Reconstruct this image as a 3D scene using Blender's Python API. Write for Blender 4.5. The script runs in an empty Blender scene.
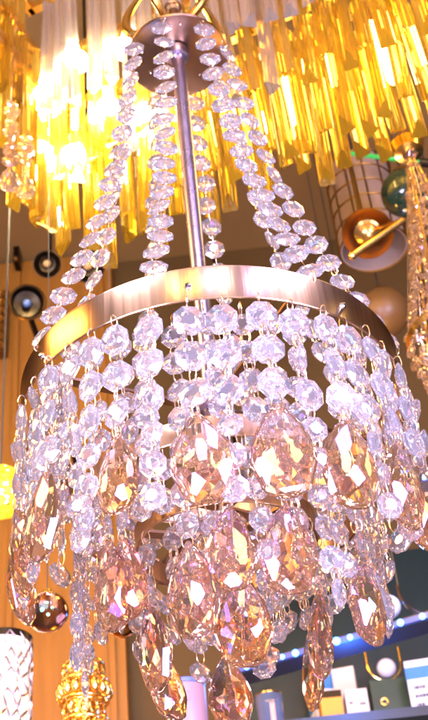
import bpy, bmesh, math, random
from math import sin, cos, pi, radians as RD
from mathutils import Vector as V, Matrix as M
random.seed(11)
sc = bpy.context.scene
COL = sc.collection
CZ = 1.4                                   # lens height above the shop floor

# ------------------------------------------------------------------ camera
PITCH, ROLL, F = RD(38), RD(5.95), 1200.0
fwd = V((0, cos(PITCH), sin(PITCH))); r0 = V((1, 0, 0)); u0 = V((0, -sin(PITCH), cos(PITCH)))
right = r0*cos(ROLL) - u0*sin(ROLL); up = r0*sin(ROLL) + u0*cos(ROLL)
camd = bpy.data.cameras.new('camera'); cam = bpy.data.objects.new('camera', camd); COL.objects.link(cam)
m = M((right, up, -fwd)).transposed().to_4x4(); m.translation = V((0, 0, CZ)); cam.matrix_world = m
camd.sensor_fit = 'VERTICAL'; camd.sensor_height = 24; camd.sensor_width = 24; camd.lens = F/720*24
camd.clip_start = .01; camd.clip_end = 100
camd.dof.use_dof = True; camd.dof.focus_distance = .80; camd.dof.aperture_fstop = 14.0
sc.camera = cam

def P(px, py, d):
    """place in the shop that lies d metres deep along the view, for planning the layout"""
    return V((0, 0, CZ)) + fwd*d + right*((px-214)/F*d) - up*((py-360)/F*d)
def depth(p): return (p - V((0, 0, CZ))).dot(fwd)

# ------------------------------------------------------------------ materials
def mat(name):
    m_ = bpy.data.materials.new(name); m_.use_nodes = True
    n = m_.node_tree.nodes; l = m_.node_tree.links
    return m_, n, l, n['Principled BSDF']
def setp(b, **k):
    for a, v in k.items():
        nm = a.replace('_', ' ')
        if nm in b.inputs: b.inputs[nm].default_value = v
def metal(name, col, rough, bump=0, var=.12, scale=60, stretch=(1, 1, 1), aniso=0):
    m_, n, l, b = mat(name)
    setp(b, Metallic=1.0, Roughness=rough, Anisotropic=aniso)
    tc = n.new('ShaderNodeTexCoord'); mp = n.new('ShaderNodeMapping'); mp.inputs['Scale'].default_value = stretch
    nz = n.new('ShaderNodeTexNoise'); nz.inputs['Scale'].default_value = scale; nz.inputs['Detail'].default_value = 4
    l.new(tc.outputs['Object'], mp.inputs[0]); l.new(mp.outputs[0], nz.inputs[0])
    cr = n.new('ShaderNodeMix'); cr.data_type = 'RGBA'
    cr.inputs[6].default_value = [c*(1-var) for c in col[:3]]+[1]; cr.inputs[7].default_value = [min(1, c*(1+var)) for c in col[:3]]+[1]
    l.new(nz.outputs[0], cr.inputs[0]); l.new(cr.outputs[2], b.inputs['Base Color'])
    mr = n.new('ShaderNodeMapRange'); mr.inputs[3].default_value = max(.02, rough*.85); mr.inputs[4].default_value = rough*1.15
    l.new(nz.outputs[0], mr.inputs[0]); l.new(mr.outputs[0], b.inputs['Roughness'])
    if bump:
        bp = n.new('ShaderNodeBump'); bp.inputs['Strength'].default_value = bump; bp.inputs['Distance'].default_value = .001
        l.new(nz.outputs[0], bp.inputs['Height']); l.new(bp.outputs[0], b.inputs['Normal'])
    return m_
def plain(name, col, rough=.6, var=.15, scale=25, bump=.0, spec=.4):
    m_, n, l, b = mat(name)
    setp(b, Roughness=rough); b.inputs['Specular IOR Level'].default_value = spec
    tc = n.new('ShaderNodeTexCoord'); nz = n.new('ShaderNodeTexNoise'); nz.inputs['Scale'].default_value = scale; nz.inputs['Detail'].default_value = 6
    l.new(tc.outputs['Object'], nz.inputs[0])
    cr = n.new('ShaderNodeMix'); cr.data_type = 'RGBA'
    cr.inputs[6].default_value = [c*(1-var) for c in col[:3]]+[1]; cr.inputs[7].default_value = [min(1, c*(1+var)) for c in col[:3]]+[1]
    l.new(nz.outputs[0], cr.inputs[0]); l.new(cr.outputs[2], b.inputs['Base Color'])
    if bump:
        bp = n.new('ShaderNodeBump'); bp.inputs['Strength'].default_value = bump; bp.inputs['Distance'].default_value = .002
        l.new(nz.outputs[0], bp.inputs['Height']); l.new(bp.outputs[0], b.inputs['Normal'])
    return m_
def glow(name, col, s):
    m_, n, l, b = mat(name)
    setp(b, Base_Color=(*col, 1), Roughness=.4); b.inputs['Emission Color'].default_value = (*col, 1); b.inputs['Emission Strength'].default_value = s
    return m_
def crystal(name, tint, milk=(.8, .8, 1.0), milky=.2, film=380, ior=1.56, rough=0.0, coat=.0):
    """cut glass: refracting body with an iridescent film and a little internal haze"""
    m_, n, l, b = mat(name)
    setp(b, Base_Color=(*tint, 1), Roughness=rough, IOR=ior)
    b.inputs['Transmission Weight'].default_value = 1
    b.inputs['Thin Film Thickness'].default_value = film; b.inputs['Thin Film IOR'].default_value = 1.75
    if milky:
        tr = n.new('ShaderNodeBsdfTranslucent'); tr.inputs[0].default_value = (*milk, 1)
        df = n.new('ShaderNodeBsdfDiffuse'); df.inputs[0].default_value = (*milk, 1)
        a = n.new('ShaderNodeMixShader'); a.inputs[0].default_value = .5
        l.new(tr.outputs[0], a.inputs[1]); l.new(df.outputs[0], a.inputs[2])
        mx = n.new('ShaderNodeMixShader'); mx.inputs[0].default_value = milky
        l.new(b.outputs[0], mx.inputs[1]); l.new(a.outputs[0], mx.inputs[2])
        l.new(mx.outputs[0], n['Material Output'].inputs[0])
    return m_

BEAD = crystal('clear_crystal', (.985, .975, 1.0), milk=(.90, .86, 1.0), milky=.075, film=330)
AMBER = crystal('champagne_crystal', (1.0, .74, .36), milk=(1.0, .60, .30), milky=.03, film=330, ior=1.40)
_n = AMBER.node_tree.nodes; _l = AMBER.node_tree.links      # lilac reflections near the tip painted into the tint, running into golden amber
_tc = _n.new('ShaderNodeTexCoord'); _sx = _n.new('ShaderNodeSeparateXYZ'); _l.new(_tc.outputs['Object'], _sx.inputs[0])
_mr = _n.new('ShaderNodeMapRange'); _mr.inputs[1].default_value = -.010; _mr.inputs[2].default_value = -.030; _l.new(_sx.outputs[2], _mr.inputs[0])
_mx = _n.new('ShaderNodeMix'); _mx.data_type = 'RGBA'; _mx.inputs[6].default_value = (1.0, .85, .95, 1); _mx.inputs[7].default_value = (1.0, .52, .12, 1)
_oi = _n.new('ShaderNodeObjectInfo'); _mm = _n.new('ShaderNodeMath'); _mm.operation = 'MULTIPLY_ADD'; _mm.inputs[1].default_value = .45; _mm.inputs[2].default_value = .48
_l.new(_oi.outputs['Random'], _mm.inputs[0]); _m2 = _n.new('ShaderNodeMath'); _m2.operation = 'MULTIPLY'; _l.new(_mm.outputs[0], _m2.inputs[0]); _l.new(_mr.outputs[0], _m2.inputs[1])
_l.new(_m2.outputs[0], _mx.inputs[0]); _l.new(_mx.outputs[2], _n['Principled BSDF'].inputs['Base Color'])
AMBERB = crystal('amber_bead_crystal', (1.0, .78, .48), milk=(.9, .7, .5), milky=.08, film=300)
PRISM = crystal('prism_glass', (1.0, .93, .88), milk=(1.0, .88, .84), milky=.05, film=0, rough=.06)
PRISMG = crystal('golden_prism_glass', (1.0, .78, .22), milk=(1.0, .66, .06), milky=.06, film=0, rough=.0)
BAND = metal('brushed_champagne_gold', (.47, .30, .18), .30, bump=.10, scale=230, stretch=(1, 1, .02), var=.40, aniso=.88)
_n = BAND.node_tree.nodes; _t = _n.new('ShaderNodeTangent'); _t.direction_type = 'RADIAL'; _t.axis = 'Z'
BAND.node_tree.links.new(_t.outputs[0], _n['Principled BSDF'].inputs['Tangent']); _n['Principled BSDF'].inputs['Anisotropic Rotation'].default_value = .25
BRONZE = metal('satin_bronze', (.28, .17, .09), .32, scale=90)
STEEL = metal('polished_steel', (.50, .43, .60), .28, scale=50)
WIRE = metal('wire', (.92, .74, .52), .22, scale=80)
GOLD = metal('gold', (.95, .60, .16), .22, scale=60)
COPPER = metal('copper', (.75, .36, .12), .22, scale=40)
CHROME = metal('chrome', (.7, .7, .75), .10)
BLACKM = metal('black_metal', (.03, .022, .014), .42)

# ------------------------------------------------------------------ mesh helpers
class MB:
    def __init__(s): s.v = []; s.f = []
    def add(s, vs, fs, mx=None):
        o = len(s.v); s.v += [tuple(mx @ V(q)) if mx is not None else tuple(q) for q in vs]
        s.f += [tuple(i+o for i in f) for f in fs]; return s
    def box(s, lo, hi, mx=None):
        x0, y0, z0 = lo; x1, y1, z1 = hi
        vs = [(x0,y0,z0),(x1,y0,z0),(x1,y1,z0),(x0,y1,z0),(x0,y0,z1),(x1,y0,z1),(x1,y1,z1),(x0,y1,z1)]
        return s.add(vs, [(0,3,2,1),(4,5,6,7),(0,1,5,4),(1,2,6,5),(2,3,7,6),(3,0,4,7)], mx)
    def tube(s, pts, r, n=8, closed=False, caps=True):
        pts = [V(p) for p in pts]; k = len(pts); rings = []
        ref = None
        for i, p in enumerate(pts):
            if closed: t = pts[(i+1) % k]-pts[i-1]
            else: t = pts[min(i+1, k-1)]-pts[max(i-1, 0)]
            t.normalize()
            if ref is None: ref = t.orthogonal().normalized()
            ref = (ref - t*ref.dot(t)).normalized(); b = t.cross(ref)
            rr = r[i] if isinstance(r, (list, tuple)) else r
            rings.append([p+(ref*cos(2*pi*j/n)+b*sin(2*pi*j/n))*rr for j in range(n)])
        vs = [q for g in rings for q in g]; fs = []
        for i in range(k if closed else k-1):
            a = i*n; b2 = ((i+1) % k)*n
            for j in range(n): fs.append((a+j, a+(j+1) % n, b2+(j+1) % n, b2+j))
        if caps and not closed: fs += [tuple(range(n))[::-1], tuple((k-1)*n+j for j in range(n))]
        return s.add(vs, fs)
    def lathe(s, prof, n=48, mx=None, closed=False):
        vs = []; fs = []; k = len(prof)
        for r, z in prof: vs += [(r*cos(2*pi*j/n), r*sin(2*pi*j/n), z) for j in range(n)]
        for i in range(k if closed else k-1):
            a = i*n; b = ((i+1) % k)*n
            for j in range(n): fs.append((a+j, a+(j+1) % n, b+(j+1) % n, b+j))
        return s.add(vs, fs, mx)
    def ball(s, c, r, n=12, sz=1):
        prof = [(max(1e-5, r*sin(pi*i/n)), -r*sz*cos(pi*i/n)) for i in range(n+1)]
        return s.lathe(prof, n*2, M.Translation(V(c)))
    def build(s, name, mt, parent=None, smooth=True, angle=35, loc=None, mx=None):
        me = bpy.data.meshes.new(name); me.from_pydata(s.v, [], s.f); me.update()
        bm = bmesh.new(); bm.from_mesh(me); bmesh.ops.remove_doubles(bm, verts=bm.verts, dist=1e-6)
        bmesh.ops.recalc_face_normals(bm, faces=bm.faces); bm.to_mesh(me); bm.free()
        me.materials.append(mt)
        if smooth:
            me.polygons.foreach_set('use_smooth', [True]*len(me.polygons)); me.set_sharp_from_angle(angle=RD(angle))
        return link(name, me, parent, loc, mx)
def link(name, me, parent=None, loc=None, mx=None):
    o = bpy.data.objects.new(name, me); COL.objects.link(o)
    if parent: o.parent = parent
    if mx is not None: o.matrix_basis = mx
    elif loc is not None: o.location = loc
    return o
def tag(o, label=None, cat=None, group=None, kind=None):
    if label: o['label'] = label
    if cat: o['category'] = cat
    if group: o['group'] = group
    if kind: o['kind'] = kind
    return o
def empty(name, loc, label, cat, group=None):
    o = bpy.data.objects.new(name, None); COL.objects.link(o); o.location = loc
    return tag(o, label, cat, group)

# convex cut stone: start from a block and cut it by planes n.x <= d
def cut(planes, big=3):
    b = MB().box((-big,)*3, (big,)*3); polys = [[V(b.v[i]) for i in f] for f in b.f]
    for n, d in planes:
        n = V(n).normalized() if not isinstance(n, V) else n
        out = []; edge = []
        for poly in polys:
            new = []; k = len(poly)
            for i in range(k):
                a, c = poly[i], poly[(i+1) % k]; da, dc = n.dot(a)-d, n.dot(c)-d
                if da <= 1e-9: new.append(a)
                if (da < -1e-9 and dc > 1e-9) or (da > 1e-9 and dc < -1e-9):
                    q = a.lerp(c, da/(da-dc)); new.append(q); edge.append(q)
                elif abs(da) <= 1e-9: edge.append(a)
            if len(new) > 2: out.append(new)
        uniq = []
        for q in edge:
            if all((q-w).length > 1e-7 for w in uniq): uniq.append(q)
        if len(uniq) > 2 and len(out) < len(polys)+1:
            c = sum(uniq, V())/len(uniq); t = n.orthogonal().normalized(); bb = n.cross(t)
            uniq.sort(key=lambda q: math.atan2((q-c).dot(bb), (q-c).dot(t)))
            # skip a cap that lies on an existing face
            if any(abs(n.dot(q)-d) > 1e-7 for poly in polys for q in poly): out.append(uniq)
        polys = out
    mb = MB()
    for poly in polys: mb.add(poly, [tuple(range(len(poly)))])
    return mb
def octagon(dia, jit=0):
    pl = []
    for k in range(8):
        a = k*pi/4; pl.append((V((cos(a), 0, sin(a))), .5))
    for s in (1, -1):
        pl.append((V((0, s, 0)), .215))
        th = RD(34)
        for k in range(8):
            a = k*pi/4; n = V((cos(a)*sin(th), s*cos(th), sin(a)*sin(th)))
            pl.append((n, .5*sin(th)+.045*cos(th)))
            a += pi/8; t2 = RD(24); n2 = V((cos(a)*sin(t2), s*cos(t2), sin(a)*sin(t2)))
            pl.append((n2, .355*sin(t2)+.152*cos(t2)))
            t3 = RD(50); n3 = V((cos(a)*sin(t3), s*cos(t3), sin(a)*sin(t3)))
            pl.append((n3, .525*sin(t3)+.05*cos(t3)))
    b = cut(pl); b.v = [(x*dia, y*dia*.74, z*dia) for x, y, z in b.v]; return b
def dropshape(w, hgt=1.66, T=.18, dx=.33, dz=.235, narrow=1.0):
    """checkerboard-cut pear drop, width w; hole near its tip sits at the origin"""
    top = hgt-.5
    def half(z):
        if z <= 0: return math.sqrt(max(0, .25-z*z))
        return .5*(1-(z/top)**2.15)
    outline = []
    for i in range(29):
        z = -.5*cos(pi*i/56*1.0) if i < 15 else (i-14)/14*top*.97
        outline.append((half(z), z))
    pl = [(V((0, 0, 1)), top*.96), (V((0, 0, -1)), .497)]
    segs = []
    for i in range(len(outline)-1):
        (x0, z0), (x1, z1) = outline[i], outline[i+1]
        n = V((z1-z0, 0, -(x1-x0)))
        if n.length < 1e-5 or (x0+x1) < 1e-3: continue
        n.normalize(); d = n.dot(V((x0, 0, z0)))
        segs.append((n, d))
        if i % 2 == 0: pl += [(n, d), (V((-n.x, 0, n.z)), d)]
    c0 = V((0, 0, .05))
    def gauge(x, z):
        x = abs(x); return max(n.dot(V((x, 0, z))-c0)/(d-n.dot(c0)) for n, d in segs)
    def sg(x, z):   # smooth gauge
        e = .05; return sum(gauge(x+i*e, z+j*e) for i in (-1, 0, 1) for j in (-1, 0, 1))/9
    def sy(x, z): return .03+T*(1-min(1, sg(x, z))**2.2)
    for s in (1, -1):
        for j in range(-3, 8):
            for i in range(-3, 4):
                x = i*dx+(j % 2)*dx/2; z = j*.175-.02
                if gauge(x, z) > .93: continue
                e = .02; gx = (sy(x+e, z)-sy(x-e, z))/(2*e); gz = (sy(x, z+e)-sy(x, z-e))/(2*e)
                n = V((-gx, 1, -gz)).normalized(); d = n.dot(V((x, sy(x, z), z)))
                pl.append((V((n.x, s*n.y, n.z)), d))
        for k in range(18):   # bevel rim
            a = 2*pi*k/18+.1; lo, hi = 0, 3
            for _ in range(30):
                mid = (lo+hi)/2
                if gauge(cos(a)*mid, .05+sin(a)*mid) > .9: hi = mid
                else: lo = mid
            x, z = cos(a)*lo, .05+sin(a)*lo; e = .02
            gx = (gauge(x+e, z)-gauge(x-e, z)); gz = (gauge(x, z+e)-gauge(x, z-e)); g = V((gx, 0, gz)).normalized()
            n = V((g.x*.72, s*.69, g.z*.72)).normalized(); pl.append((n, n.dot(V((x, sy(x, z)*s*.93, z)))))
    b = cut(pl); b.v = [(x*w, y*w, (z-top*.88)*w) for x, y, z in b.v]; return b
def stone(b, name, mt):
    me = bpy.data.meshes.new(name); me.from_pydata(b.v, [], b.f); me.update()
    bm = bmesh.new(); bm.from_mesh(me); bmesh.ops.remove_doubles(bm, verts=bm.verts, dist=1e-5)
    bmesh.ops.dissolve_degenerate(bm, edges=bm.edges, dist=1e-6)
    bmesh.ops.recalc_face_normals(bm, faces=bm.faces); bm.to_mesh(me); bm.free()
    me.materials.append(mt); return me

BEAD_L = stone(octagon(.0216), 'octagon_bead', BEAD)
BEAD_G = stone(octagon(.0196), 'octagon_bead', BEAD)
BEAD_S = stone(octagon(.0172), 'small_octagon_bead', BEAD)
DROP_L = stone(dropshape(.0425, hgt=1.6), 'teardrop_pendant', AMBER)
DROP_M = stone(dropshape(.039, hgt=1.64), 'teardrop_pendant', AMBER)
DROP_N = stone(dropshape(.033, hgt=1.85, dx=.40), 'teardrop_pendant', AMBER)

# ------------------------------------------------------------------ the chandelier in front
AX = V((-.0048, .7711, CZ)); H = .5689
R1, BH = .15, .030
ch = empty('crystal_chandelier', AX+V((0, 0, H)),
           'tiered crystal chandelier with champagne gold rings, clear bead strands and amber teardrop pendants', 'chandelier')
def band(r, h, z, t=.0016, n=160):
    b = MB(); e = .0007
    b.lathe([(r, z-h+e), (r+e*.6, z-h), (r+e, z-h+e), (r+e*.4, z-h+2.2*e), (r+e*.4, z-2.2*e), (r+e, z-e), (r+e*.6, z), (r, z), (r-t, z-e), (r-t, z-h+e)], n, closed=True)
    return b
rg = band(R1, BH, 0).build('top_ring', BAND, ch)
R2, Z2, R3, Z3 = .108, -.098, .066, -.124
band(R2, .018, Z2).build('middle_ring', BAND, ch)
band(R3, .018, Z3).build('lower_ring', BAND, ch)
# rivets on the band
for a in range(8):
    an = RD(213+45*a+ (9 if a else 4)); b = MB()
    b.lathe([(1e-5, .0022), (.0016, .0018), (.0024, .0006), (.0026, -.0004)], 14)
    q = V((cos(an), sin(an), 0)); mx = q.to_track_quat('Z', 'Y').to_matrix().to_4x4(); mx.translation = q*(R1+.0006)+V((0, 0, -.017))
    b.build('rivet', CHROME, rg, mx=mx)
LC = .4272
rod = MB().lathe([(1e-5, -.02), (.0069, -.02), (.0069, LC+.004), (1e-5, LC+.004)], 28).build('centre_rod', STEEL, ch)
cp = MB().lathe([(.007, LC+.012), (.020, LC+.011), (.036, LC+.007), (.048, LC+.001), (.0510, LC), (.0514, LC+.002), (.049, LC+.006), (.036, LC+.016), (.022, LC+.022), (.010, LC+.024), (.010, LC+.045), (.0065, LC+.048), (.0065, LC+.075), (1e-5, LC+.075)], 64).build('canopy', BRONZE, ch)
MB().lathe([(.0072, LC-.002), (.011, LC-.001), (.012, LC+.004), (.011, LC+.010), (.0072, LC+.012)], 28).build('collar', STEEL, cp)
for k in range(8):
    a = RD(258+45*k+22); b = MB().ball((.036*cos(a), .036*sin(a), LC+.0052), .0012, 6); b.build('screw', CHROME, cp)
# scroll arms rising over the canopy
for k in range(5):
    a = RD(30+72*k); q = V((cos(a), sin(a), 0)); pts = []
    for i in range(25):
        t = i/24; r = .010+.046*sin(t*pi*.80)*(1-.15*t); z = LC+.040+.075*t-.018*sin(t*pi)
        pts.append(q*r+V((0, 0, z)))
    MB().tube(pts, [.0032+.0022*sin(pi*i/24) for i in range(25)], 10).build('scroll_arm', GOLD, ch)
hk = MB(); hk.tube([(0.008*cos(t*2*pi/20), 0, LC+.083+.011*sin(t*2*pi/20)) for t in range(20)], .0018, 8, True)
hk.build('hanging_loop', BRONZE, ch)
rp = MB(); rp.tube([(0, 0, LC+.093), (0, 0, 2.2-H-.0)], .0016, 6); rp.build('suspension_wire', BRONZE, ch)
# hub, socket cup and spokes that carry the rings
MB().lathe([(1e-5, -.052), (.011, -.052), (.0125, -.050), (.0125, -.022), (.016, -.019), (.016, -.013), (.0069, -.012)], 36).build('socket_cup', STEEL, ch)
MB().lathe([(1e-5, -.0785), (.024, -.0785), (.026, -.077), (.026, -.072), (.024, -.070), (1e-5, -.070)], 40).build('hub_plate', CHROME, ch)
MB().lathe([(.0068, -.165), (.0068, -.052)], 20).build('lower_stem', BAND, ch)
for z, r, n, off in ((-.016, R1, 4, 28), (Z2-.009, R2, 4, 35), (Z3-.009, R3, 3, 80)):
    for k in range(n):
        a = RD(off+360/n*k); b = MB()
        b.box((.006, -.0042, z-.0012), (r-.0018, .0042, z+.0012), M.Rotation(a, 4, 'Z'))
        b.build('spoke', BRONZE, ch, smooth=False)

def ring_link(b, c, hgt, wid, yaw, r=.00050, tilt=None, n=14):
    ax = V((cos(yaw), sin(yaw), 0)); upv = V((0, 0, 1)) if tilt is None else tilt
    ax = (ax - upv*ax.dot(upv)).normalized()
    b.tube([V(c)+ax*(wid/2*cos(2*pi*i/n))+upv*(hgt/2*sin(2*pi*i/n)) for i in range(n)], r, 5, True)

BEADS = []      # (strand, mesh, matrix)
def bead_matrix(c, t, nrm, twist):
    """hole axis along t, face towards nrm turned by twist"""
    z = t.normalized(); y = (nrm - z*nrm.dot(z)).normalized(); x = y.cross(z)
    m3 = M((x, y, z)).transposed().to_4x4(); mm = m3 @ M.Rotation(twist, 4, 'Z'); mm.translation = c; return mm
def hang(r, az, ztop, sizes, drop, label=None, swing=.0):
    """a strand hooked into a ring at azimuth az, ending in a pendant"""
    a = RD(az); q = V((cos(a), sin(a), 0)); tan = V((-sin(a), cos(a), 0))
    b = MB(); items = []
    z = ztop; base = q*(r-.0002)
    ring_link(b, base+V((0, 0, z-.0035)), .0125, .006, a+random.uniform(-.3, .3))
    z -= .0085
    lean = tan*random.gauss(0, .05)+q*random.gauss(.0, .03)
    pos = base.copy(); pos.z = z
    for i, (s, me) in enumerate(sizes):
        c = pos+lean*s*1.2+V((0, 0, -s*.48)); tw = random.gauss(0, .30)
        tl = (V((0, 0, 1))+q*random.gauss(.14, .10)+tan*random.gauss(0, .06)).normalized()
        if i == 0 and abs(az % 360-270) < 50: tw *= .5
        items.append((me, bead_matrix(c, tl, q, tw)))
        pos = c+V((0, 0, -s*.46))+tan*random.uniform(-.0012, .0012)
        last = i == len(sizes)-1
        if not (last and not drop):
            gap = s*.50
            ring_link(b, pos+V((0, 0, -gap*.42)), gap*1.35, .0072, random.uniform(0, pi))
            if random.random() < .6: ring_link(b, pos+V((0, 0, -gap*.42)), gap*1.2, .0052, random.uniform(0, pi))
            pos = pos+V((0, 0, -gap*.86))
    st = b.build('crystal_strand', WIRE, ch)
    for me, mm in items: BEADS.append((st, me, mm))
    if drop:
        tw = random.gauss(0, .22) if abs(az % 360-270) < 62 else random.gauss(0, .6)
        tl = (V((0, 0, 1))+q*random.gauss(.10, .06)+tan*random.gauss(0, .05)).normalized()
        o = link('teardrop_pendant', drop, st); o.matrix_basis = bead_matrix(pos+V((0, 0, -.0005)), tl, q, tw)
    return st
L, S = (.0216, BEAD_L), (.0172, BEAD_S)
# top ring: azimuths (0 = towards the camera), t = teardrop strand
front = [(-86, 1), (-77, 0), (-67, 1), (-57.5, 0), (-47.8, 1), (-40.3, 0), (-31.5, 0), (-23.6, 1), (-13.8, 0), (-3.6, 1), (5.3, 0), (15, 1), (24, 0), (33.5, 1), (41, 0), (49, 1), (58, 0), (67, 1), (76, 0), (85, 1)]
back = [(94+8.6*k, 2) for k in range(21)]
for a, t in front+back:
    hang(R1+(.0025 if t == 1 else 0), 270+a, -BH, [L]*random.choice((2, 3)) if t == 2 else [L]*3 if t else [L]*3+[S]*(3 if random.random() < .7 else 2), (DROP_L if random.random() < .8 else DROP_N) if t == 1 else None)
mids = [(front[i][0]+front[i+1][0])/2 for i in range(len(front)-1)]
for a in mids+[-92, -70, -53, 53, 70, 92, 115, 140, 165, 190, 215, 240]:      # a second row of finer strands just inside the top ring
    hang(R1-.008-.012*random.random(), 270+a+random.uniform(-1.5, 1.5), -BH+.004+random.uniform(-.006, .004), [S]*random.choice((4, 4, 5, 5)), None)
n2 = 44
for k in range(n2):
    a = -13.5+360/n2*k+random.uniform(-2, 2)
    t = (k % 4 == 0 or k in (2, 41)) and not 72 < a < 288
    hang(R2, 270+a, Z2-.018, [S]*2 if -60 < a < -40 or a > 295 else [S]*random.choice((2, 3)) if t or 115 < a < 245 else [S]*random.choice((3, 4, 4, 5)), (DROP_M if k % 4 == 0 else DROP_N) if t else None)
n3 = 18
for k in range(n3):
    a = 6+360/n3*k+random.uniform(-4, 4); t = k % 3
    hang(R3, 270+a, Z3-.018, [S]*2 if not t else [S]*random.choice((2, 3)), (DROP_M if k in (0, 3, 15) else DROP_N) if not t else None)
R4, Z4 = .032, -.150
band(R4, .012, Z4).build('inner_ring', BAND, ch)
for k in range(6): hang(R4, 270+60*k+random.uniform(-6, 6), Z4-.012, [S]*2, None)
# eight garlands from the canopy down to the ring
for k in range(8):
    a = RD(258+45*k); q = V((cos(a), sin(a), 0)); tan = V((-sin(a), cos(a), 0)); b = MB()
    p0 = q*.0490+V((0, 0, LC-.001)); p1 = q*(R1-.0008)+V((0, 0, .001))
    N = 17; pts = []
    for i in range(60):
        t = i/59; p = p0.lerp(p1, t); p = p - q*(.016*sin(pi*t)) - V((0, 0, .010*sin(pi*t))); pts.append(p)
    st_items = []
    for i in range(N):
        t = (i+.55)/N; j = t*59; j0 = int(j); p = pts[j0].lerp(pts[min(59, j0+1)], j-j0)
        tg = (pts[max(0, j0-1)]-pts[min(59, j0+2)]).normalized()
        tl = (tg+tan*random.gauss(0, .07)+q*random.gauss(0, .07)).normalized()
        st_items.append((BEAD_G, bead_matrix(p+tan*random.gauss(0, .0012), tl, q*.5-V((0, .9, .25)), random.gauss(0, .24))))
        if i < N:
            tb = i/N*59; jb = int(tb); pb = pts[jb]
            ring_link(b, pb, .0085, .0065, random.uniform(0, pi), tilt=tg)
    b.tube(pts[::6]+[pts[-1]], .0003, 4)
    ring_link(b, p1+V((0, 0, 0)), .012, .006, a, tilt=V((0, 0, 1)))
    st = b.build('canopy_garland', WIRE, ch)
    for me, mm in st_items: BEADS.append((st, me, mm))
# a few tiny bead droplets on the wires
# the hundred nearest beads are parts of their strands, the rest one mass
BEADS.sort(key=lambda w: depth(ch.location+w[2].translation) / (w[1] is BEAD_L and 1.2 or 1.0))
for st, me, mm in BEADS[:100]:
    o = link('octagon_bead', me, st); o.matrix_basis = mm
rest = MB()
for st, me, mm in BEADS[100:]:
    rest.add([v.co for v in me.vertices], [tuple(p.vertices) for p in me.polygons], mm)
me = stone(rest, 'octagon_bead_mass', BEAD); o = link('octagon_bead_mass', me, ch); o['kind'] = 'stuff'

# ------------------------------------------------------------------ prism chandelier behind
hB = 1.20
A = P(66, 236, 1); A = V((0, 0, CZ))+(A-V((0, 0, CZ)))*(hB/(A.z-CZ))
B = P(428, 90, 1); B = V((0, 0, CZ))+(B-V((0, 0, CZ)))*(hB/(B.z-CZ))
ux = (B-A); ux.z = 0; LN = ux.length; ux.normalize(); nx = V((ux.y, -ux.x, 0))      # nx towards the camera
pc = empty('prism_chandelier', A, 'long gold chandelier of hanging triangular glass prisms in three tiers, lit from inside', 'chandelier')
pc.rotation_euler = (0, 0, math.atan2(ux.y, ux.x))
# local: x along the long side, -y towards the camera, z up, lower edge of the prisms at z = 0
def prism(w, Lg, skew):
    b = MB(); a = [(-w/2, w*.29), (w/2, w*.29), (0, -w*.58)]
    tri = [(-w/2, .29*w), (w/2, .29*w), (0, -.58*w)]; a = []
    for i in range(3):
        p, q = V(tri[i]), V(tri[(i+1) % 3]); nn = V(((q-p).y, -(q-p).x)).normalized()
        for t, o in ((.06, 0), (.30, -.02), (.5, .005), (.70, -.02), (.94, 0)):
            c = p.lerp(q, t)-nn*(-o*w); a.append((c.x, c.y))
    n = len(a); cut_ = [skew*(y+.3*w) for x, y in a]
    vs = [(x, y, Lg) for x, y in a]+[(x, y, c) for (x, y), c in zip(a, cut_)]
    fs = [tuple(range(n)), tuple(range(2*n-1, n-1, -1))]+[(i, i+n, (i+1) % n+n, (i+1) % n) for i in range(n)]
    return b.add(vs, fs)
rows = [(2, .055, .012, .255, PRISMG), (2, .0, .0, .255, PRISMG), (1, -.035, .085, .25, PRISMG), (0, -.075, .18, .25, PRISM)]
meshes = {}
for key, mt in (('g', PRISMG), ('c', PRISM)):
    for v, sk in ((0, .9), (1, -.9)):
        meshes[key, v] = stone(prism(.0235, .255, sk*(.35 if key == 'c' else 1)), 'glass_prism', mt)
for k, yo, zo, pl, mt in rows:
    bz = zo+.262
    MB().box((-.02, yo-.006, bz), (LN+.30, yo+.006, bz+.018)).build('gold_bar', GOLD, pc, smooth=False)
    MB().box((-.012, yo-.40, bz), (-.024, yo+.006, bz+.018)).build('gold_bar', GOLD, pc, smooth=False)
    n = int((LN+.05)/.0275)
    for i in range(n):
        x = .012+.0275*i+random.uniform(-.003, .003)
        gold = k == 2 or (k == 1 and (random.random() < .5 or i > 13))
        o = link('glass_prism', meshes['g' if gold else 'c', random.randint(0, 1)], pc)
        o.matrix_basis = M.Translation((x, yo+random.uniform(-.004, .004), zo+random.uniform(-.012, .012)+(-.03 if k == 2 and i % 3 == 1 else 0))) @ M.Rotation(random.gauss(0, .35), 4, 'Z') @ M.Rotation(random.gauss(0, .02), 4, 'Y')
    for i in range(3):
        o = link('glass_prism', meshes['g', random.randint(0, 1)], pc)
        o.matrix_basis = M.Translation((-.018, yo-.035-.034*i, zo+random.uniform(-.012, .012))) @ M.Rotation(pi/2+random.gauss(0, .3), 4, 'Z')
BULB = glow('lamp_bulb_glow', (1.0, .86, .55), 900); BULB2 = glow('streak_bulb_glow', (1.0, .72, .24), 26)
for x, y, z in ((-.02, -.03, .15), (.09, -.03, .19), (.15, -.03, .14), (.20, -.03, .18), (.03, -.03, .12), (.0, -.06, .24), (.06, -.065, .28), (.14, -.065, .26)):
    MB().ball((x, y, z), .017, 12).build('bulb', BULB, pc)
    MB().lathe([(.008, z+.017), (.009, z+.04), (1e-5, z+.042)], 16, M.Translation((x, y, 0))).build('lamp_socket', GOLD, pc)
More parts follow.
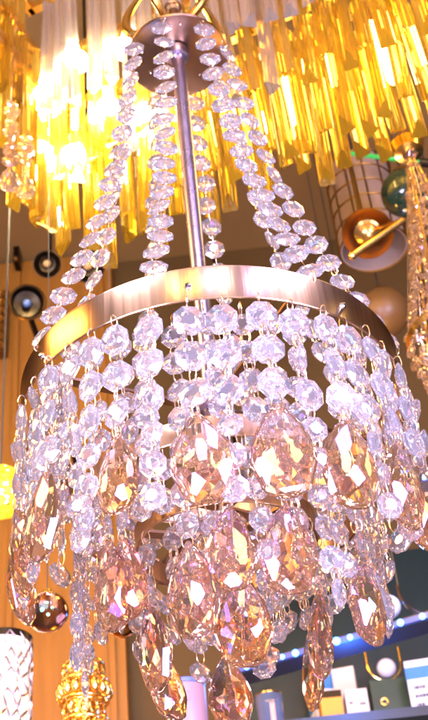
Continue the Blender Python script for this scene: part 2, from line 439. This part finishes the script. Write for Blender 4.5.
for i in range(9):  # glowing tubes added out of sight behind the prisms, for warm vertical streaks
    x = .27+.075*i; z = .07 if i % 2 else .10
    MB().lathe([(1e-5, z), (.006, z+.003), (.009, z+.012), (.009, z+.14), (1e-5, z+.143)], 16, M.Translation((x, .028, 0))).build('hidden_streak_bulb', BULB2, pc)
    MB().lathe([(.0095, z+.135), (.0095, z+.17), (1e-5, z+.171)], 16, M.Translation((x, .028, 0))).build('lamp_socket', GOLD, pc)
ipc = (M.Translation(A) @ M.Rotation(math.atan2(ux.y, ux.x), 4, 'Z')).inverted()
for px, py0, py1, n_ in ((15, 105, 222, 9), (29, 140, 205, 5)):
    q0, q1 = P(px-3, py0, 1.62), P(px+2, py1, 1.62); q1 = V((q0.x, q0.y, q1.z)); b = MB(); w_ = MB()
    w_.tube([ipc @ (q0+V((0, 0, .10))), ipc @ q1], .0005, 5)
    for i in range(n_):
        me = BEAD_L if i % 3 else BEAD_S
        b.add([v.co for v in me.vertices], [tuple(p.vertices) for p in me.polygons], ipc @ bead_matrix(q0.lerp(q1, i/n_), V((0, 0, 1)), V((0, -1, 0)), random.gauss(0, .6)))
    b.add([v.co*.8 for v in DROP_N.vertices], [tuple(p.vertices) for p in DROP_N.polygons], ipc @ bead_matrix(q1, V((0, 0, 1)), V((0, -1, 0)), .3))
    st = w_.build('strand_wire', WIRE, pc); link('bead_strand', stone(b, 'bead_strand', AMBERB), pc)

# ------------------------------------------------------------------ shop behind
WALLB = plain('brown_wall_paint', (.095, .052, .010), .7, .25, 3, .2)
WALLO = plain('ochre_panel', (.33, .135, .016), .5, .30, 7, .15)
_m = WALLO.node_tree.nodes.new('ShaderNodeMapping'); _m.inputs['Scale'].default_value = (9, 9, .8)
_tx = next(q for q in WALLO.node_tree.nodes if q.type == 'TEX_COORD'); _nz = next(q for q in WALLO.node_tree.nodes if q.type == 'TEX_NOISE')
WALLO.node_tree.links.new(_tx.outputs['Object'], _m.inputs[0]); WALLO.node_tree.links.new(_m.outputs[0], _nz.inputs[0])
CEIL = plain('ceiling_paint', (.24, .14, .045), .8, .2, 2)
BW = 2.35
tag(MB().box((-4, BW, 0), (4, BW+.1, CZ+2.5)).build('back_wall', WALLB, smooth=False), kind='structure')
tag(MB().box((-4, -3, CZ+2.2), (4, BW, CZ+2.3)).build('ceiling', CEIL, smooth=False), kind='structure')
tag(MB().box((-4, -3, -.1), (4, BW, 0)).build('floor', plain('floor_tile', (.3, .22, .15), .4), smooth=False), kind='structure')

def Q(px, py, y):
    d = P(px, py, 1)-V((0, 0, CZ)); return V((0, 0, CZ))+d*(y/d.y)
def Z(px, py, z):
    d = P(px, py, 1)-V((0, 0, CZ)); return V((0, 0, CZ))+d*((z-CZ)/d.z)
def S(d, px): return px*d/F                  # metres covered by px at depth d
CEILZ = CZ+2.2
CORD = plain('black_cord', (.03, .025, .02), .6)
def cord(root, z0, r=.0015, name='cord'):
    MB().tube([(0, 0, z0), (0, 0, CEILZ-root.location.z)], r, 6).build(name, CORD, root)

# ochre wardrobe-like panel along the left of the back wall
e = Q(122, 600, 2.27).x
pn = tag(MB().box((-1.5, 2.30, .4), (e, 2.345, CZ+2.19)).build('wall_panel', WALLO, smooth=False),
         'tall ochre panelled board against the back wall, left of the chandelier', 'panel')
for x in (e-.02, e-.235, e-.45, e-.7):
    MB().box((x-.012, 2.288, .4), (x, 2.2995, CZ+2.19)).build('batten', WALLO, pn, smooth=False)

# --- left side
ORN = metal('dark_antique_gold', (.22, .12, .03), .4, scale=120)
o = Q(0, 320, 2.26); root = empty('carved_plaque', (o.x, 2.26, o.z), 'dark antique gold plaque with carved scrolls hanging on the ochre board', 'wall plaque')
MB().box((-.035, .0, -.10), (.017, .026, .10)).build('plaque_board', ORN, root, smooth=False)
b = MB()
for i in range(7):
    for sx_ in (-1, 1):
        z = -.085+i*.028; pts = [(.0-.009+sx_*(.011-.009*t/14)*1.0+.008*cos(t*.62)*sx_, -.004, z+.011*sin(t*.62)*(1-t/22)) for t in range(15)]
        b.tube(pts, .0022, 6)
b.build('carved_scrolls', GOLD, root)

o = P(27, 303, 1.9); root = empty('wall_sconce', o, 'round black wall sconce with a dark gold rim, beside the carved plaque', 'wall lamp')
ax = V((.25, -.85, -.45)).normalized().to_track_quat('Z', 'Y').to_matrix().to_4x4()
MB().lathe([(1e-5, -.02), (.018, -.018), (.026, -.004), (.028, .006), (.026, .006), (.021, -.006), (1e-5, -.012)], 40, ax).build('shade', BLACKM, root)
MB().lathe([(.028, .004), (.030, .006), (.028, .009), (.0265, .007)], 40, ax, True).build('rim', ORN, root)
MB().ball(ax @ V((0, 0, -.003)), .007, 10).build('glass_lens', glow('dim_lens', (.05, .09, .2), .1), root)
MB().tube([ax @ V((0, 0, -.019)), (.0, .2, .02), (0, BW-o.y-.001, .02)], .005, 8).build('arm', BLACKM, root)
for k, (px, py, r) in enumerate(((47, 264, 14), (88, 266, 17))):
    o = P(px, py, 2.0); rr = S(2.0, r); root = empty('ceiling_spot', o, ('smaller' if k == 0 else 'larger')+' round dark lamp shade hanging behind the left bead garland', 'lamp shade', 'dark round shades behind the garland')
    ax = V((.1, -.7, -.7)).normalized().to_track_quat('Z', 'Y').to_matrix().to_4x4()
    MB().lathe([(1e-5, -rr*.9), (rr*.6, -rr*.7), (rr*.95, -rr*.1), (rr, .0), (rr*.95, 0), (rr*.6, -rr*.55), (1e-5, -rr*.7)], 36, ax).build('shade', BLACKM, root)
    MB().ball(ax @ V((0, 0, -rr*.35)), rr*.3, 8).build('bulb', plain('unlit_bulb', (.25, .16, .08), .2), root)
    MB().tube([ax @ V((0, 0, -rr*.85)), (0, .03, rr*1.2), (0, .03, CEILZ-o.z)], .003, 8).build('stem', BLACKM, root)
o = Q(16, 250, 2.25); root = empty('wall_bracket', (o.x, 2.25, o.z), 'narrow dark bracket with two knobs above the black wall sconce', 'bracket')
MB().box((-.007, 0, -.04), (.007, .04, .04)).build('backplate', BLACKM, root, smooth=False)
for z in (-.034, .034): MB().ball((0, -.003, z), .008, 8).build('knob', ORN, root)

# glowing amber crystal globe
o = P(0, 492, 1.5); root = empty('crystal_globe_lamp', o, 'glowing yellow globe lamp covered in amber crystals at the left edge', 'lamp')
AG = crystal('lit_amber_crystal', (1.0, .70, .15), milk=(1, .7, .1), milky=.35, film=0)
MB().ball((0, 0, 0), .016, 12).build('bulb', glow('globe_bulb', (1.0, .72, .12), 38), root)
gb = octagon(.0125); b = MB(); N = 90
for i in range(N):
    z = 1-2*(i+.5)/N; r = math.sqrt(1-z*z); a = i*2.39996; nrm = V((r*cos(a), r*sin(a), z))
    b.add(gb.v, gb.f, bead_matrix(nrm*.033, nrm.orthogonal(), nrm, 0))
link('crystal_cover', stone(b, 'crystal_cover', AG), root)
cord(root, .033)

# pierced drum lamp at the lower left
o = P(3, 690, 1.5); o.z -= .03; root = empty('pierced_lamp', o, 'bright white lamp in a pierced metal cylinder at the lower left corner', 'lamp')
rr = .035; hh = .095
MB().lathe([(1e-5, hh-.004), (rr-.004, hh-.004), (rr-.004, -.08), (1e-5, -.08)], 48).build('glass_liner', glow('lamp_liner', (1.0, .82, .66), 1.9), root)
b = MB(); row = 15; cn = 16
pt = {}
for j in range(row):
    for i in range(cn):
        pt[i, j] = ((i+.5*(j % 2)+random.uniform(-.28, .28))*2*pi/cn, -.08+(hh+.08)*j/(row-1)+(random.uniform(-.003, .003) if 0 < j < row-1 else 0))
cyl = lambda a, z: V((rr*cos(a), rr*sin(a), z))
for j in range(row-1):
    for i in range(cn):
        for di in (0, 1):
            if random.random() < .25: continue
            ii = i+(di if j % 2 else di-1)
            a2, z2 = pt[ii % cn, j+1]; a2 += 2*pi*((ii-(ii % cn))/cn)
            a1, z1 = pt[i, j]; k = [cyl(a1+(a2-a1)*t/3, z1+(z2-z1)*t/3) for t in range(4)]
            b.tube(k, [.0013, .0026, .0020, .0012], 5)
b.build('pierced_shell', metal('pewter', (.45, .36, .32), .35), root)
for z in (hh-.001, -.079): MB().lathe([(rr-.0015, z-.005), (rr+.001, z-.005), (rr+.001, z+.004), (rr-.0015, z+.004)], 48, None, True).build('rim', BLACKM if z > 0 else GOLD, root)
SHELFZ = o.z-.082

# gold beaded lamp base beside it
o = P(84, 690, 1.52); o.z = SHELFZ+.002; root = empty('beaded_lamp_base', o, 'gold lamp base of stacked bead rings right of the pierced white lamp', 'lamp base')
top = P(84, 658, 1.52).z-SHELFZ-.002
MB().lathe([(1e-5, 0), (.030, 0), (.032, .006), (.020, .014), (.018, top-.004), (.022, top), (1e-5, top)], 40).build('core', GOLD, root)
z = top-.010; k = 0
while z > .02:
    big = k % 2; n_ = 16 if big else 13; R_ = .031 if big else .026; r_ = .0058 if big else .0062
    b = MB()
    for i in range(n_):
        a = 2*pi*(i+.5*(k % 2))/n_
        if big: b.ball((R_*cos(a), R_*sin(a), z), r_, 8, 1.7)
        else: b.tube([V((R_*cos(a), R_*sin(a), z))+V((-sin(a), cos(a), 0))*(.0058*cos(t*pi/6))+V((0, 0, .0075*sin(t*pi/6))) for t in range(12)], .0016, 6, True)
    b.build('bead_ring' if big else 'loop_ring', GOLD, root)
    h_ = .0125 if big else .011; b = MB()
    for zz in (z-h_, z+h_): b.lathe([(R_+.001*cos(t), zz+.0015*sin(t)) for t in [i*pi/4 for i in range(8)]], 40, None, True)
    b.build('rim', GOLD, root)
    z -= .026; k += 1
# pale cylinder vase
o = P(186, 700, 1.5); o.z = SHELFZ+.002; root = empty('cylinder_vase', o, 'pale pink cylinder vase with a blue rim below the chandelier', 'vase')
ht = P(186, 680, 1.5).z-SHELFZ-.002
MB().lathe([(1e-5, 0), (.024, 0), (.0255, .004), (.0255, ht-.006), (.0215, ht-.006), (.0215, .01), (1e-5, .01)], 48).build('vase_body', plain('pink_ceramic', (.30, .17, .20), .3, .06, 30), root)
MB().lathe([(.0215, ht-.0055), (.026, ht-.0055), (.0262, ht), (.0213, ht)], 48, None, True).build('rim', plain('blue_glaze', (.10, .13, .45), .2), root)
b = MB(); b.tube([(-.006, -.0254, ht-.030), (.006, -.0254, ht-.030), (.006, -.0254, ht-.018), (-.006, -.0254, ht-.018)], .0006, 5, True); b.build('embossed_square', plain('pink_ceramic_raised', (.36, .21, .24), .3), root)
# the shelf they stand on
a0, a1 = P(-40, 740, 1.5), P(225, 740, 1.5)
tag(MB().box((a0.x-.1, a0.y-.08, SHELFZ-.016), (a1.x, BW-.001, SHELFZ)).build('wall_shelf', plain('shelf_wood', (.35, .17, .05), .5, .2, 12), smooth=False),
    'wooden wall shelf carrying the pierced lamp and the gold lamp base', 'shelf')

# glass balls hanging low on the left
IRI = crystal('smoky_glass', (.35, .20, .12), milky=0, film=520, ior=1.5)
for (px, py, r, lab, mt) in ((47, 612, 21, 'smoky iridescent glass ball with a gold collar hanging at the lower left', IRI), (122, 622, 16, 'smaller bronze glass ball hanging behind the left teardrop pendants', metal('bronze_glass', (.55, .25, .06), .08))):
    o = P(px, py, 1.3); rr = S(1.3, r); root = empty('glass_ball', o, lab, 'hanging ball', 'hanging glass balls')
    MB().ball((0, 0, 0), rr, 20).build('ball', mt, root)
    MB().lathe([(rr*.99, -.0012), (rr*1.03, 0), (rr*.99, .0012)], 48, ax, True).build('hoop', GOLD, root)
    MB().lathe([(.004, rr*.97), (.0055, rr*1.0), (.0045, rr*1.15), (1e-5, rr*1.16)], 20).build('collar', GOLD, root)
    cord(root, rr*1.15, .0006)

# --- right side, upper
o = P(366, 212, 2.05); root = empty('drum_lampshade', o, 'pale pink drum lampshade with a dark grid of wires, upper right', 'lampshade')
rr = S(2.05, 33); h0, h1 = -.085, .095
MB().lathe([(rr, h0), (rr, h1), (rr-.003, h1), (rr-.003, h0)], 48, None, True).build('fabric', plain('pink_fabric', (.24, .165, .13), .8, .08, 60), root)
b = MB()
for i in range(12):
    a = 2*pi*i/12; b.tube([((rr+.001)*cos(a), (rr+.001)*sin(a), z) for z in (h0, 0, h1)], .0016, 6)
for z in [h0+(h1-h0)*i/5 for i in range(6)]: b.tube([((rr+.001)*cos(t*pi/20), (rr+.001)*sin(t*pi/20), z) for t in range(40)], .0017, 6, True)
b.build('wire_grid', ORN, root); cord(root, h1-.002, .002, 'stem')
MB().box((-rr, -.003, h1-.006), (rr, .003, h1-.001)).build('crossbar', ORN, root, smooth=False)

p0, p1 = P(340, 152, 1.95), P(425, 163, 1.95)
root = empty('neon_tube', p0, 'green glowing tube light running under the prism chandelier at the right', 'tube light')
MB().tube([(0, 0, 0), p1-p0], .0038, 10).build('tube', glow('green_neon', (.01, .30, .05), .6), root)
for t in (0, 1):
    q = (p1-p0)*t; MB().tube([q-(p1-p0).normalized()*.01, q+(p1-p0).normalized()*.01], .0075, 10).build('end_cap', BLACKM, root)
    MB().tube([q, V((q.x, q.y, CEILZ-p0.z))], .0015, 6).build('hanger', CORD, root)
o = P(376, 148, 2.1); root = empty('curtain_rail', o, 'thin dark copper rail crossing above the green tube light', 'rail')
q0, q1 = P(330, 178, 2.1), P(440, 128, 2.0); MB().tube([q0-o, q1-o], .0045, 8).build('rail', COPPER, root)
for q in (q0, q1): MB().tube([q-o, V((q.x-o.x, q.y-o.y, CEILZ-o.z))], .002, 6).build('hanger', CORD, root)

o = P(406, 193, 1.8); rr = S(1.8, 25); root = empty('green_globe_pendant', o, 'dark green glass globe pendant at the upper right', 'pendant lamp')
MB().ball((0, 0, 0), rr, 24).build('globe', plain('bottle_green_glaze', (.012, .03, .016), .12, .4, 20, spec=.8), root)
MB().lathe([(.010, rr*.96), (.014, rr*.98), (.012, rr*1.25), (.004, rr*1.35), (1e-5, rr*1.36)], 24).build('cap', ORN, root); cord(root, rr*1.3, .0015)

o = P(368, 233, 1.75); root = empty('brass_dish_lamp', o, 'brass dish lamp with a stepped copper cup, right of the garlands', 'lamp')
ax = V((-.15, -.55, -.82)).normalized().to_track_quat('Z', 'Y').to_matrix().to_4x4(); rr = S(1.75, 26)
MB().lathe([(.012, -.016), (rr*.6, -.012), (rr*.93, .0), (rr, .004), (rr*.98, .006), (rr*.9, .003), (rr*.6, -.008), (.012, -.013)], 56, ax, True).build('dish', metal('aged_copper', (.25, .12, .04), .35, scale=40), root)
MB().lathe([(1e-5, -.012), (.019, -.012), (.020, .000), (.016, .002), (.0155, .010), (.012, .012), (.0115, .019), (.008, .021), (1e-5, .0215)], 36, ax).build('stepped_cup', GOLD, root)
MB().tube([ax @ V((0, 0, -.016)), V((0, .02, .05)), V((0, .02, CEILZ-o.z))], .004, 8).build('stem', ORN, root)
q0, q1 = P(352, 256, 1.66), P(404, 220, 1.66)
b = MB(); b.tube([q0-o, q1-o], .0042, 10); b.ball(q0-o, .006, 8); b.tube([q1-o, ax @ V((0, 0, -.012))], .003, 8); b.build('swing_arm', GOLD, root)

o = P(384, 312, 2.1); rr = S(2.1, 26); root = empty('copper_globe_pendant', o, 'dull copper globe pendant behind the right end of the top ring', 'pendant lamp')
MB().ball((0, 0, 0), rr, 24).build('globe', plain('copper_glaze', (.13, .06, .015), .4, .2, 9), root)
MB().lathe([(.010, rr*.97), (.014, rr), (.010, rr*1.2), (1e-5, rr*1.21)], 24).build('cap', ORN, root); cord(root, rr*1.2, .0015)

# amber crystal chandelier, partly out of the picture at the right
o = P(458, 335, 1.45); root = empty('amber_chandelier', o, 'amber crystal chandelier with strands of round beads at the right edge', 'chandelier')
gr = S(1.45, 50)
MB().lathe([(gr, -.006), (gr+.003, 0), (gr, .006), (gr-.003, 0)], 64, None, True).build('frame_ring', GOLD, root)
cord(root, .37, .003, 'stem')
ob = octagon(1.0)
dm = dropshape(1.0, hgt=1.7)
for k in range(14):
    a = RD(270-90+360/14*k); q = V((cos(a)*gr, sin(a)*gr, 0)); b = MB(); w_ = MB()
    top_ = V((0, 0, .34)); w_.tube([top_, q], .0006, 5); n_ = 16
    for i in range(n_):
        t = (i+.7)/n_; p = top_.lerp(q, t); p = p-V((0, 0, .03*sin(pi*t))); s_ = .012 if i % 3 else .016
        b.add([V(v)*s_ for v in ob.v], ob.f, bead_matrix(p, top_-q, V((cos(a), sin(a), 0)), random.gauss(0, .6)))
    z = -.008
    for i in range(5):
        s_ = random.choice((.012, .014, .017)); z -= s_*.55
        b.add([V(v)*s_ for v in ob.v], ob.f, bead_matrix(q*(1-.07*i)+V((0, 0, z)), V((0, 0, 1)), V((cos(a), sin(a), 0)), random.gauss(0, .6))); z -= s_*.6
    w_.tube([q, q*.72+V((0, 0, z))], .0006, 5)
    b.add([V(v)*.022 for v in dm.v], dm.f, bead_matrix(q*.72+V((0, 0, z)), V((0, 0, 1)), V((cos(a), sin(a), 0)), random.gauss(0, .5)))
    st = w_.build('wire', WIRE, root); link('amber_bead_strand', stone(b, 'amber_bead_strand', AMBERB), root)
MB().lathe([(1e-5, .32), (.02, .325), (.024, .34), (.01, .36), (.004, .38), (1e-5, .38)], 32).build('canopy', GOLD, root)
for a in (0, 2.1, 4.2): MB().tube([(0, 0, .33), (gr*cos(a), gr*sin(a), .0)], .0016, 6).build('stay', GOLD, root)

# --- right side, lower: lit shelf and stock
DARK = plain('dark_teal_lacquer', (.006, .018, .018), .35, .3, 6)
lo = Q(233, 560, 2.28)
cab = tag(MB().box((lo.x, 2.27, .5), (1.6, 2.34, Q(330, 560, 2.28).z)).build('display_cabinet_back', DARK, smooth=False), 'dark teal cabinet back behind the blue lit shelf, lower right', 'cabinet')
LED = glow('blue_led', (.07, .28, 1.0), 14)
zl = P(262, 664, 1.95).z; e0, e1 = Z(236, 671, zl), Z(440, 612, zl); dirv = (e1-e0); ln = dirv.length; ang = math.atan2(dirv.y, dirv.x)
root = empty('lit_shelf', e0, 'dark shelf edged with a strip of blue lights, lower right', 'shelf'); root.rotation_euler = (0, 0, ang)
MB().box((-.0, .006, -.004), (ln+.4, .055, .010)).build('board', plain('dark_shelf', (.03, .03, .035), .4), root, smooth=False)
MB().box((-.0, .001, -.003), (ln+.4, .0055, .006)).build('led_strip', plain('strip_tape', (.04, .07, .25), .4), root, smooth=False)
for px, py in ((247, 668), (268, 662), (283, 658), (297, 655), (311, 652), (325, 648), (339, 644), (354, 642), (368, 639), (382, 636), (395, 633), (406, 630), (428, 624)):
    q = Z(px, py, zl); t = (q-e0).length
    MB().ball((t, -.0005, .001), random.uniform(.0034, .0060), 8).build('led', LED, root)
for t in (.03, ln+.35): MB().tube([(t, .03, .009), (t, .03, CEILZ-zl)], .004, 8).build('hanging_rod', BLACKM, root)

GLB = plain('blue_white_opal', (.50, .60, .95), .3, .05)
o = P(389, 607, 2.0); root = empty('opal_globe_pendant', o, 'small pale blue globe pendant just above the lit shelf', 'pendant lamp')
MB().ball((0, 0, 0), S(2.0, 12), 16).build('globe', GLB, root)
MB().lathe([(.006, S(2.0, 12)*.95), (.008, S(2.0, 12)), (.006, S(2.0, 12)*1.4), (1e-5, S(2.0, 12)*1.4)], 20).build('cap', CHROME, root); cord(root, S(2.0, 12)*1.35, .001)
o = P(432, 585, 1.9); root = empty('chrome_arc_lamp', o, 'curved chrome lamp arm at the lower right edge', 'lamp arm')
MB().tube([P(432-34*sin(t*pi/24), 585+30*cos(t*pi/24), 1.9)-o for t in range(13)], .003, 8).build('arm', CHROME, root)
MB().tube([P(398, 585, 1.9)-o, V((P(398, 585, 1.9)-o).xy.to_3d())+V((0, 0, CEILZ-o.z))], .0012, 6).build('cord', CORD, root)

# lower shelf with cartons
zs = P(340, 728, 2.0).z; c0 = P(236, 728, 2.0)
tag(MB().box((c0.x, c0.y-.05, zs-.016), (1.2, 2.268, zs)).build('lower_shelf', plain('dark_shelf_paint', (.03, .035, .03), .5), smooth=False), 'dark lower shelf holding the cartons and the hoop lamp', 'shelf')
WHT = plain('white_card', (.75, .74, .76), .6, .05); BLU = plain('blue_print', (.05, .22, .55), .5); ORC = plain('orange_card', (.72, .30, .03), .6, .06); CRM = plain('cream_card', (.62, .52, .42), .6, .06); INK = plain('dark_ink', (.05, .05, .07), .6)
def carton(px, y, wd, ht_, dp, mt, rz, lab, bands=(), lines=(), imt=INK):
    q = Q(px, 700, y); root = empty('carton', (q.x, y, zs+.0005), lab, 'box', 'cartons on the lower shelf'); root.rotation_euler = (0, 0, rz)
    MB().box((-wd/2, 0, 0), (wd/2, dp, ht_)).build('box_body', mt, root, smooth=False)
    for z0, z1, bm_ in bands: MB().box((-wd/2-.0006, -.0007, z0*ht_), (wd/2+.0006, dp*.98, z1*ht_)).build('printed_band', bm_, root, smooth=False)
    if lines:
        b = MB()
        for z_, x0, x1 in lines:
            x = x0
            while x < x1:
                l_ = random.uniform(.04, .09); b.box((-wd/2+x*wd, -.0013, z_*ht_), (-wd/2+min(x+l_, x1)*wd, -.0002, (z_+.035)*ht_)); x += l_+.025
        b.build('print_lines', imt, root, smooth=False)
    return root
hb = lambda py, y=2.08: Q(340, py, y).z-zs
carton(326, 2.17, .040, hb(654, 2.17), .06, WHT, .2, 'white carton with blue stripes standing at the back of the stack', [(.55, .62, BLU), (.70, .90, BLU)])
carton(347, 2.15, .042, hb(668, 2.15), .02, CRM, -.2, 'plain cream card leaning behind the orange carton')
c = carton(331, 2.06, .038, hb(701), .05, ORC, .05, 'small orange carton with dark print and a black lid', (), [(.55, .2, .7), (.35, .2, .8)])
MB().box((-.022, -.002, hb(701)+.0005), (.020, .052, hb(701)+.012)).build('lid', BLACKM, c, smooth=False)
carton(357, 2.07, .040, hb(693), .05, CRM, .02, 'cream carton with handwritten marks beside the orange carton', (), [(.75, .15, .30), (.55, .2, .34), (.72, .62, .85), (.5, .6, .82), (.3, .65, .85)])
carton(425, 2.10, .050, hb(668, 2.10), .05, WHT, -.12, 'white carton with a blue band and lines of print at the right edge', [(.78, .92, BLU), (.12, .34, BLU)], [(.66, .2, .6), (.56, .2, .75), (.46, .2, .5)])
q = Q(269, 700, 2.08); root = empty('glass_tumbler', (q.x, 2.08, zs+.0005), 'blue tinted cut glass tumbler standing left of the cartons', 'glass'); ht_ = hb(690)
b = MB(); N = 16; vs = []
for z_, r_ in ((0, .020), (ht_*.5, .022), (ht_, .0245)): vs += [(r_*cos(2*pi*i/N), r_*sin(2*pi*i/N), z_) for i in range(N)]
for z_, r_ in ((ht_, .0215), (.008, .017)): vs += [(r_*cos(2*pi*i/N), r_*sin(2*pi*i/N), z_) for i in range(N)]
fs = [tuple(range(N))[::-1], tuple(range(4*N, 5*N))]
for k in range(4):
    for i in range(N): fs.append((k*N+i, k*N+(i+1) % N, (k+1)*N+(i+1) % N, (k+1)*N+i))
b.add(vs, fs); b.build('glass_body', crystal('blue_glass', (.7, .82, 1.0), milk=(.5, .6, .9), milky=.25, film=300), root, smooth=False)
MB().lathe([(.0215, ht_+.0003), (.0248, ht_+.0003), (.0248, ht_+.003), (.0215, ht_+.003)], 32, None, True).build('rim', GOLD, root)
q = Q(392, 700, 2.16); root = empty('hoop_lamp', (q.x, 2.16, zs+.0005), 'gold hoop lamp with a white globe on a dark green stand', 'lamp')
GRN = plain('dark_green_lacquer', (.02, .05, .025), .35)
MB().box((-.036, 0, 0), (.036, .05, hb(684, 2.16))).build('stand', GRN, root, smooth=False)
hr = .032; hc = hb(664, 2.16); b = MB(); b.tube([(hr*cos(pi+pi*t/24), .02, hc+hr*1.05*sin(pi+pi*t/24)) for t in range(25)], .0024, 8); b.build('hoop', GOLD, root)
for s_ in (-1, 1): MB().tube([(s_*hr, .02, hc), (s_*hr*1.0, .02, hc+.03)], .0024, 8).build('hoop_arm', GOLD, root)
MB().ball((.003, .02, hc-.010), .0185, 16).build('globe', plain('white_opal', (.75, .68, .72), .3, .04), root)
for z_ in (.52, .72):
    zz = hb(684, 2.16)*z_; b = MB(); b.tube([(-.014+.006*cos(t*pi/8), -.0012, zz+.006*sin(t*pi/8)) for t in range(16)], .0014, 6, True); b.build('gold_mark', GOLD, root)

# ------------------------------------------------------------------ light
w = bpy.data.worlds.new('World'); sc.world = w; w.use_nodes = True
n = w.node_tree.nodes; l = w.node_tree.links; bg = n['Background']
tc = n.new('ShaderNodeTexCoord'); sx = n.new('ShaderNodeSeparateXYZ'); l.new(tc.outputs['Generated'], sx.inputs[0])
mr = n.new('ShaderNodeMapRange'); mr.inputs[1].default_value = .3; mr.inputs[2].default_value = -.6; l.new(sx.outputs[1], mr.inputs[0])
mx = n.new('ShaderNodeMix'); mx.data_type = 'RGBA'; mx.inputs[6].default_value = (.10, .045, .01, 1); mx.inputs[7].default_value = (.24, .20, .38, 1)
l.new(mr.outputs[0], mx.inputs[0])
vo = n.new('ShaderNodeTexVoronoi'); vo.inputs['Scale'].default_value = 5.5; l.new(tc.outputs['Generated'], vo.inputs[0])
lt = n.new('ShaderNodeMath'); lt.operation = 'LESS_THAN'; lt.inputs[1].default_value = .17; l.new(vo.outputs['Distance'], lt.inputs[0])
hs = n.new('ShaderNodeMix'); hs.data_type = 'RGBA'; hs.inputs[6].default_value = (3.2, 1.6, .5, 1); hs.inputs[7].default_value = (5.0, 4.6, 7.0, 1)
l.new(mr.outputs[0], hs.inputs[0])
ad = n.new('ShaderNodeMix'); ad.data_type = 'RGBA'; ad.blend_type = 'MIX'
l.new(lt.outputs[0], ad.inputs[0]); l.new(mx.outputs[2], ad.inputs[6]); l.new(hs.outputs[2], ad.inputs[7])
l.new(ad.outputs[2], bg.inputs[0]); bg.inputs[1].default_value = 1.0

def lamp(name, kind, loc, col, power, size=.1, aim=None):
    d = bpy.data.lights.new(name, kind); d.color = col; d.energy = power
    if kind == 'AREA': d.shape = 'DISK'; d.size = size
    elif kind == 'POINT': d.shadow_soft_size = size
    o = bpy.data.objects.new(name, d); COL.objects.link(o); o.location = loc
    if aim is not None: o.rotation_euler = (V(aim)-V(loc)).to_track_quat('-Z', 'Y').to_euler()
    return o
ctr = AX+V((0, 0, .5))
def strip(name, loc, col, power, sx_, sy_, aim):
    o = lamp(name, 'AREA', loc, col, power, sx_, aim); o.data.shape = 'RECTANGLE'; o.data.size = sx_; o.data.size_y = sy_; return o
lamp('front_fill_light', 'AREA', (-.60, -.20, CZ+.35), (.79, .73, 1.0), 50, .55, ctr)  # added lavender fill from the camera side, brightens the crystals
lamp('right_fill_light', 'AREA', (.70, .0, CZ+.5), (.70, .63, 1.0), 46, .45, ctr)  # added unseen fill from the right, cool light for the beads
lamp('low_fill_light', 'AREA', (.15, .05, CZ-.35), (.80, .72, 1.0), 34, .45, ctr)  # added fill from below the lens, lifts the lower beads
strip('ring_streak_light', (.30, -.55, CZ+1.45), (.80, .78, 1.0), 6, .07, .5, ctr)  # these strips are added out of view to draw streaks across the rings
strip('ring_streak_light', (-.08, -.6, CZ+1.5), (1.0, .62, .22), 6, .14, .5, ctr)
strip('ring_streak_light', (.62, -.3, CZ+1.45), (.52, .40, 1.0), 10, .14, .5, ctr)
strip('ring_streak_light', (.12, -.6, CZ+1.5), (.50, .45, 1.0), 6, .05, .5, ctr)
strip('ring_streak_light', (-.32, -.5, CZ+1.5), (1.0, .75, .45), 5, .05, .5, ctr)
lamp('left_ring_reflection_light', 'AREA', (-1.05, .65, CZ+1.3), (1.0, .50, .12), 26, .5, ctr)  # added orange lamp, placed to reflect in the left of the top ring
lamp('warm_wall_light', 'POINT', (-.65, 1.85, CZ+.45), (1.0, .50, .09), 13, .08)
lamp('blue_strip_light', 'POINT', Z(345, 655, zl)+V((0, -.06, -.03)), (.05, .18, 1.0), 2.6, .03)
lamp('warm_back_light', 'POINT', (.25, 1.6, CZ+.9), (1.0, .58, .18), 4, .08)

# ------------------------------------------------------------------ render
sc.view_settings.view_transform = 'Standard'; sc.view_settings.look = 'None'; sc.view_settings.gamma = 1; sc.view_settings.exposure = 0.2
sc.render.engine = 'CYCLES'; cy = sc.cycles
cy.max_bounces = 11; cy.transmission_bounces = 9; cy.glossy_bounces = 5; cy.diffuse_bounces = 3; cy.transparent_max_bounces = 8
cy.caustics_reflective = False; cy.caustics_refractive = True; cy.blur_glossy = .3; cy.sample_clamp_indirect = 8
cy.use_denoising = True
